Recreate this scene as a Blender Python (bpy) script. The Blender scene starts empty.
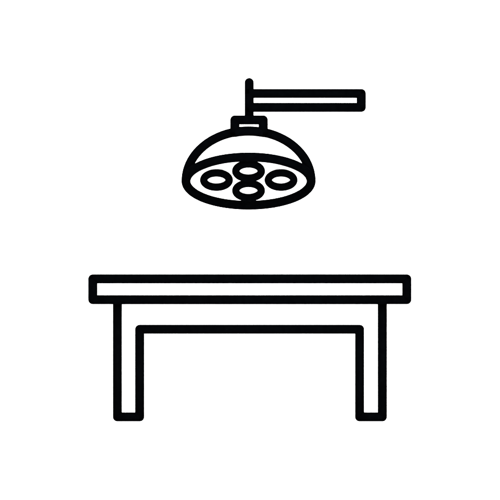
import bpy, bmesh, math
from mathutils import Vector, Matrix

S = 0.00625                      # metres per drawing unit (table is about 2 m long)
FLOOR = 421.52                   # drawing height of the floor line
scene = bpy.context.scene
C = scene.collection

# ---------------------------------------------------------------- camera
cam = bpy.data.cameras.new('camera')
cam.type = 'ORTHO'
cam.ortho_scale = 500 * S
cam.clip_end = 100
co = bpy.data.objects.new('camera', cam)
co.location = (0, -8, (FLOOR - 250) * S)
co.rotation_euler = (math.radians(90), 0, 0)
C.objects.link(co)
scene.camera = co

# ---------------------------------------------------------------- light
w = bpy.data.worlds.new('World')
scene.world = w
w.use_nodes = True
bg = w.node_tree.nodes['Background']
bg.inputs['Color'].default_value = (1, 1, 1, 1)
bg.inputs['Strength'].default_value = 2.6
def area(name, loc, target, size, power):
    l = bpy.data.lights.new(name, 'AREA')
    l.size = size; l.energy = power
    o = bpy.data.objects.new(name, l)
    o.location = loc
    o.rotation_euler = (Vector(target) - Vector(loc)).to_track_quat('-Z', 'Y').to_euler()
    C.objects.link(o)
area('added_fill_front', (-2.5, -6, 4.5), (0, 0, 1), 3.0, 420)  # added area light, unseen, brightens the white surfaces from above and in front
area('added_fill_side', (3.5, -5, 1.5), (0, 0, 1), 3.0, 260)  # second added light out of view, lifts the whites from the right
scene.view_settings.view_transform = 'Standard'
scene.view_settings.look = 'None'
scene.view_settings.exposure = 1.35
scene.view_settings.gamma = 1

# ---------------------------------------------------------------- materials
def mat(name, c0, c1, rough, spec, scale=30):
    m = bpy.data.materials.new(name)
    m.use_nodes = True
    nt = m.node_tree
    b = nt.nodes['Principled BSDF']
    n = nt.nodes.new('ShaderNodeTexNoise'); n.inputs['Scale'].default_value = scale
    tc = nt.nodes.new('ShaderNodeTexCoord')
    nt.links.new(tc.outputs['Object'], n.inputs['Vector'])
    r = nt.nodes.new('ShaderNodeValToRGB')
    r.color_ramp.elements[0].position = .35; r.color_ramp.elements[1].position = .65
    r.color_ramp.elements[0].color = (*c0, 1); r.color_ramp.elements[1].color = (*c1, 1)
    nt.links.new(n.outputs['Fac'], r.inputs['Fac'])
    nt.links.new(r.outputs['Color'], b.inputs['Base Color'])
    b.inputs['Roughness'].default_value = rough
    b.inputs['Specular IOR Level'].default_value = spec
    return m
BLACK = mat('black_ink_paint', (.00017, .0002, .0003), (.00024, .0003, .0004), 1.0, 0.0)
WHITE = mat('white_enamel', (.85, .85, .85), (.88, .88, .88), .9, .1)
PAPER = mat('white_backdrop', (.85, .85, .85), (.87, .87, .87), 1.0, .0)

# ---------------------------------------------------------------- helpers
def P(px, py, y=0.0):
    """drawing units -> metres (y is depth in drawing units, away from the viewer)"""
    return Vector(((px - 250) * S, y * S, (FLOOR - py) * S))

def obj(name, bm, m, parent=None, smooth=True):
    bmesh.ops.recalc_face_normals(bm, faces=bm.faces[:])
    me = bpy.data.meshes.new(name)
    bm.to_mesh(me); bm.free()
    me.materials.append(m)
    o = bpy.data.objects.new(name, me)
    if smooth:
        for p in me.polygons: p.use_smooth = True
    C.objects.link(o)
    if parent:
        o.parent = parent
        o.matrix_parent_inverse = Matrix.Translation(-world_loc(parent))
    return o

def world_loc(o):
    v = Vector((0, 0, 0))
    while o:
        v += o.location
        if o.parent: v += o.matrix_parent_inverse.translation
        o = o.parent
    return v

def thing(name, label, cat, loc):
    o = bpy.data.objects.new(name, None)
    o.empty_display_size = .1
    o.location = loc
    o['label'] = label; o['category'] = cat
    C.objects.link(o)
    return o

def box(bm, a, b):
    """box between two corners given in metres"""
    m = Matrix.Translation((a + b) / 2) @ Matrix.Diagonal((*[abs(b[i] - a[i]) for i in range(3)], 1))
    bmesh.ops.create_cube(bm, size=1, matrix=m)

def ball(bm, p, r):
    bmesh.ops.create_uvsphere(bm, u_segments=40, v_segments=16, radius=r, matrix=Matrix.Translation(p))

def bar(bm, a, b, r, balls=True):
    d = b - a
    q = d.to_track_quat('Z', 'Y').to_matrix().to_4x4()
    bmesh.ops.create_cone(bm, cap_ends=True, segments=40, radius1=r, radius2=r, depth=d.length,
                          matrix=Matrix.Translation((a + b) / 2) @ q)
    if balls:
        ball(bm, a, r); ball(bm, b, r)

def sweep(bm, pts, r, closed=False, n=32, side=None):
    """round tube along a planar smooth curve; side = plane normal"""
    N = len(pts); rings = []
    for i, p in enumerate(pts):
        if closed: t = pts[(i + 1) % N] - pts[i - 1]
        else: t = pts[min(i + 1, N - 1)] - pts[max(i - 1, 0)]
        t.normalize()
        u = side.cross(t).normalized(); v = t.cross(u).normalized()
        rings.append([bm.verts.new(p + u * (r * math.cos(2 * math.pi * k / n)) + v * (r * math.sin(2 * math.pi * k / n))) for k in range(n)])
    for i in range(N if closed else N - 1):
        a, b = rings[i], rings[(i + 1) % N]
        for k in range(n):
            bm.faces.new((a[k], a[(k + 1) % n], b[(k + 1) % n], b[k]))
    if not closed:
        bm.faces.new(rings[0][::-1]); bm.faces.new(rings[-1])

def frame_box(bm, x0, x1, y0, y1, d0, d1, r, skip=()):
    """the twelve rounded edges of a box"""
    X, Y, D = (x0, x1), (y0, y1), (d0, d1)
    done = set()
    def B(p, q): bar(bm, P(*p), P(*q), r)
    for y in Y:
        for d in D: B((x0, y, d), (x1, y, d))
    for x in X:
        for d in D: B((x, y0, d), (x, y1, d))
        for y in Y: B((x, y, d0), (x, y, d1))

R = 4.6 * S                     # radius of the black edge rods

# ---------------------------------------------------------------- setting
bm = bmesh.new()
box(bm, Vector((-9, -1.1, -3.0)), Vector((9, 1.0, 0)))
o = obj('floor', bm, PAPER, smooth=False); o['kind'] = 'structure'
bm = bmesh.new()
box(bm, Vector((-9, 1.0, -3.0)), Vector((9, 1.1, 7)))
o = obj('wall', bm, PAPER, smooth=False); o['kind'] = 'structure'

# ---------------------------------------------------------------- table
TX0, TX1, TY0, TY1, TD = 92.75, 406.8, 278.85, 299.7, 62.0
LX = ((117.4, 139.65), (382.35, 359.6))       # outer, inner rod of each leg
LYB, AY, LD, LI = 416.9, 329.25, 52.0, 29.8   # foot, apron edge, leg depth outer / inner
table = thing('operating_table', 'long white table with thick black outlines, flat top and straight legs, below the lamp', 'table', Vector((0, 0, 0)))
bm = bmesh.new(); box(bm, P(TX0, TY0, -TD), P(TX1, TY1, TD))
top = obj('tabletop', bm, WHITE, table, False)
bm = bmesh.new(); frame_box(bm, TX0, TX1, TY0, TY1, -TD, TD, R)
obj('edge_rod', bm, BLACK, top)
for xo, xi in LX:
    for s in (-1, 1):
        bm = bmesh.new(); box(bm, P(xo, LYB, s * LD), P(xi, TY1 - 2, s * LI))
        leg = obj('leg', bm, WHITE, table, False)
        bm = bmesh.new()
        for x in (xo, xi):
            for d in (LD, LI):
                up = TY1 if (x == xo and d == LD) else AY
                bar(bm, P(x, LYB, s * d), P(x, up, s * d), R)
            bar(bm, P(x, LYB, s * LD), P(x, LYB, s * LI), R)
        for d in (LD, LI): bar(bm, P(xo, LYB, s * d), P(xi, LYB, s * d), R)
        obj('edge_rod', bm, BLACK, leg)
g = .5
for s in (-1, 1):                             # long aprons (front and back)
    bm = bmesh.new(); box(bm, P(LX[0][1] - 3, AY, s * (LD - g)), P(LX[1][1] + 3, TY1 - 2.5, s * (LD - 6)))
    ap = obj('apron', bm, WHITE, table, False)
    bm = bmesh.new(); bar(bm, P(LX[0][1], AY, s * LD), P(LX[1][1], AY, s * LD), R)
    obj('edge_rod', bm, BLACK, ap)
for xo, xi in LX:                             # short aprons at the two ends
    sg = 1 if xi > xo else -1
    bm = bmesh.new(); box(bm, P(xo + sg * g, AY - .3, -LI - 3), P(xo + sg * 6, TY1 - 3, LI + 3))
    ap = obj('apron', bm, WHITE, table, False)
    bm = bmesh.new(); bar(bm, P(xo, AY, -LI), P(xo, AY, LI), R)
    obj('edge_rod', bm, BLACK, ap)

# ---------------------------------------------------------------- lamp
CX, CY = 248.55, 181.1
RA, RB, DB = 62.6, 24.1, 50.2                 # rim radius, rim half height seen, dome half height seen
t = math.asin(RB / RA)
H = math.sqrt(DB ** 2 - RB ** 2) / math.cos(t)
nax = Vector((0, math.sin(t), math.cos(t)))   # dome axis (towards the apex)
uax = Vector((0, -math.cos(t), math.sin(t)))  # towards the raised front rim
xax = Vector((1, 0, 0))
O = P(CX, CY, 0)
# silhouette curve of the spheroid seen along +Y
k = Vector((0, uax.y / RA ** 2, nax.y / H ** 2))     # a*k1 + w*k2 = 0
sa, sw = k.z, -k.y
q = 1 / math.sqrt(sa ** 2 / RA ** 2 + sw ** 2 / H ** 2)
sil = (uax * sa + nax * sw) * q
if sil.z < 0: sil = -sil
DY = sil.y                                     # depth of the topmost point of the dome
ARMY = 100.4
lamp = thing('surgical_lamp', 'domed white operating lamp with four small oval lights, hanging from its black outlined arm', 'lamp',
             P(361.3 - 10, ARMY, 160))

# dome: thin shell, inner surface recessed
bm = bmesh.new()
def half(bm, Ra, h, lift, nu=96, nv=28):
    rows = []
    for j in range(nv):
        a0 = math.asin(3.4 / h)                # the shell stands on the rim tube
        a = a0 + (math.pi / 2 - a0) * j / nv
        rows.append([bm.verts.new(O + S * (xax * (Ra * math.cos(a) * math.cos(2 * math.pi * i / nu)) + uax * (Ra * math.cos(a) * math.sin(2 * math.pi * i / nu)) + nax * (h * math.sin(a) + lift))) for i in range(nu)])
    for j in range(nv - 1):
        for i in range(nu):
            bm.faces.new((rows[j][i], rows[j][(i + 1) % nu], rows[j + 1][(i + 1) % nu], rows[j + 1][i]))
    tip = bm.verts.new(O + S * nax * (h + lift))
    for i in range(nu): bm.faces.new((rows[-1][i], rows[-1][(i + 1) % nu], tip))
    return rows[0]
IN = 4.45                                      # the shell sits inside the rods, touching them
RA2 = RA - IN
H2 = math.sqrt((DB - IN) ** 2 - (RA2 * math.sin(t)) ** 2) / math.cos(t)
a_ = half(bm, RA2, H2, 0); b_ = half(bm, RA2 - 1.5, H2 - 1.5, 0)
for i in range(96): bm.faces.new((a_[i], a_[(i + 1) % 96], b_[(i + 1) % 96], b_[i]))
dome = obj('dome', bm, WHITE, lamp)
bm = bmesh.new()
sdir = sil.copy()
pts = [O + S * (xax * (-RA * math.cos(a)) + sdir * math.sin(a)) for a in [math.pi * i / 96 for i in range(97)]]
sweep(bm, pts, R, side=xax.cross(sdir).normalized())
obj('edge_rod', bm, BLACK, dome)
bm = bmesh.new()
pts = [O + S * RA * (xax * math.cos(a) + uax * math.sin(a)) for a in [2 * math.pi * i / 128 for i in range(128)]]
sweep(bm, pts, R, closed=True, side=nax)
obj('rim', bm, BLACK, lamp)
bm = bmesh.new()
rot = Matrix((xax, uax, nax)).transposed().to_4x4()
bmesh.ops.create_cone(bm, cap_ends=True, segments=96, radius1=(RA2 - 2.2) * S, radius2=(RA2 - 2.2) * S, depth=1.2 * S,
                      matrix=Matrix.Translation(O + nax * 5.5 * S) @ rot)
obj('reflector_plate', bm, WHITE, lamp, False)

# four light pods, aimed a little further forward than the plate
LA, LB, LR = 12.75, 7.15, 3.8 * S
tp = math.asin(LB / LA)
pn = Vector((0, math.sin(tp), math.cos(tp)))
pu = Vector((0, -math.cos(tp), math.sin(tp)))
prot = Matrix((xax, pu, pn)).transposed().to_4x4()
for px, py in ((216.45, 180.1), (281.05, 180.1), (248.55, 171.1), (248.55, 190.6)):
    # point of the plate seen at (px, py), then lifted off the plate towards the room
    e = (CY - py) / RB * RA
    f = P(px, py, 0)
    f.y = O.y + S * (uax.y * e) - S * 14.0     # stands a little proud of the plate
    bm = bmesh.new()
    bmesh.ops.create_cone(bm, cap_ends=True, segments=64, radius1=12.4 * S, radius2=5 * S, depth=8.0 * S,
                          matrix=Matrix.Translation(f + pn * 7.7 * S) @ prot)
    pod = obj('light_pod', bm, WHITE, lamp, False)
    bm = bmesh.new()
    sweep(bm, [f + S * LA * (xax * math.cos(a) + pu * math.sin(a)) for a in [2 * math.pi * i / 80 for i in range(80)]], LR, closed=True, side=pn)
    obj('rim', bm, BLACK, pod)
    bm = bmesh.new()
    bmesh.ops.create_cone(bm, cap_ends=True, segments=64, radius1=12.6 * S, radius2=12.6 * S, depth=.5 * S,
                          matrix=Matrix.Translation(f + pn * 3.5 * S) @ prot)
    obj('lens', bm, WHITE, pod, False)

# collar on the highest point of the dome
X0, X1, KY = 234.8, 263.25, 119.9
KD = 7.5                                       # half depth of the collar
top_py = CY - DB
def arc_py(px): return CY - DB * math.sqrt(1 - ((px - CX) / RA) ** 2)
bm = bmesh.new(); box(bm, P(X0, KY, DY - KD), P(X1, top_py + 3, DY + KD))
col = obj('collar', bm, WHITE, lamp, False)
bm = bmesh.new()
for d in (DY - KD, DY + KD):
    bar(bm, P(X0, KY, d), P(X1, KY, d), R)
    for x in (X0, X1): bar(bm, P(x, KY, d), P(x, arc_py(x), d), R)
    xs = [X0 + (X1 - X0) * i / 16 for i in range(17)]
    sweep(bm, [P(x, arc_py(x), d) for x in xs], R, side=Vector((0, 1, 0)))
for x in (X0, X1):
    bar(bm, P(x, KY, DY - KD), P(x, KY, DY + KD), R)
    bar(bm, P(x, arc_py(x), DY - KD), P(x, arc_py(x), DY + KD), R)
obj('edge_rod', bm, BLACK, col)

# stem
SX = 249.2
bm = bmesh.new(); bar(bm, P(SX, 82.5, DY), P(SX, KY, DY), R)
obj('stem', bm, BLACK, lamp)

# arm, held to the wall by a bracket behind its far end
AX1, AY0, AY1, AH = 361.3, 93.45, 107.4, 7.0
bm = bmesh.new(); box(bm, P(SX, AY0, DY - AH), P(AX1, AY1, DY + AH))
arm = obj('arm', bm, WHITE, lamp, False)
bm = bmesh.new(); frame_box(bm, SX, AX1, AY0, AY1, DY - AH, DY + AH, R)
obj('edge_rod', bm, BLACK, arm)
bm = bmesh.new(); bar(bm, P(AX1 - 10, ARMY, DY + AH - 3), P(AX1 - 10, ARMY, 159), 5 * S, balls=False)
box(bm, P(AX1 - 20, AY0, 157), P(AX1, AY1, 160 - .3))
obj('wall_bracket', bm, BLACK, lamp, False)
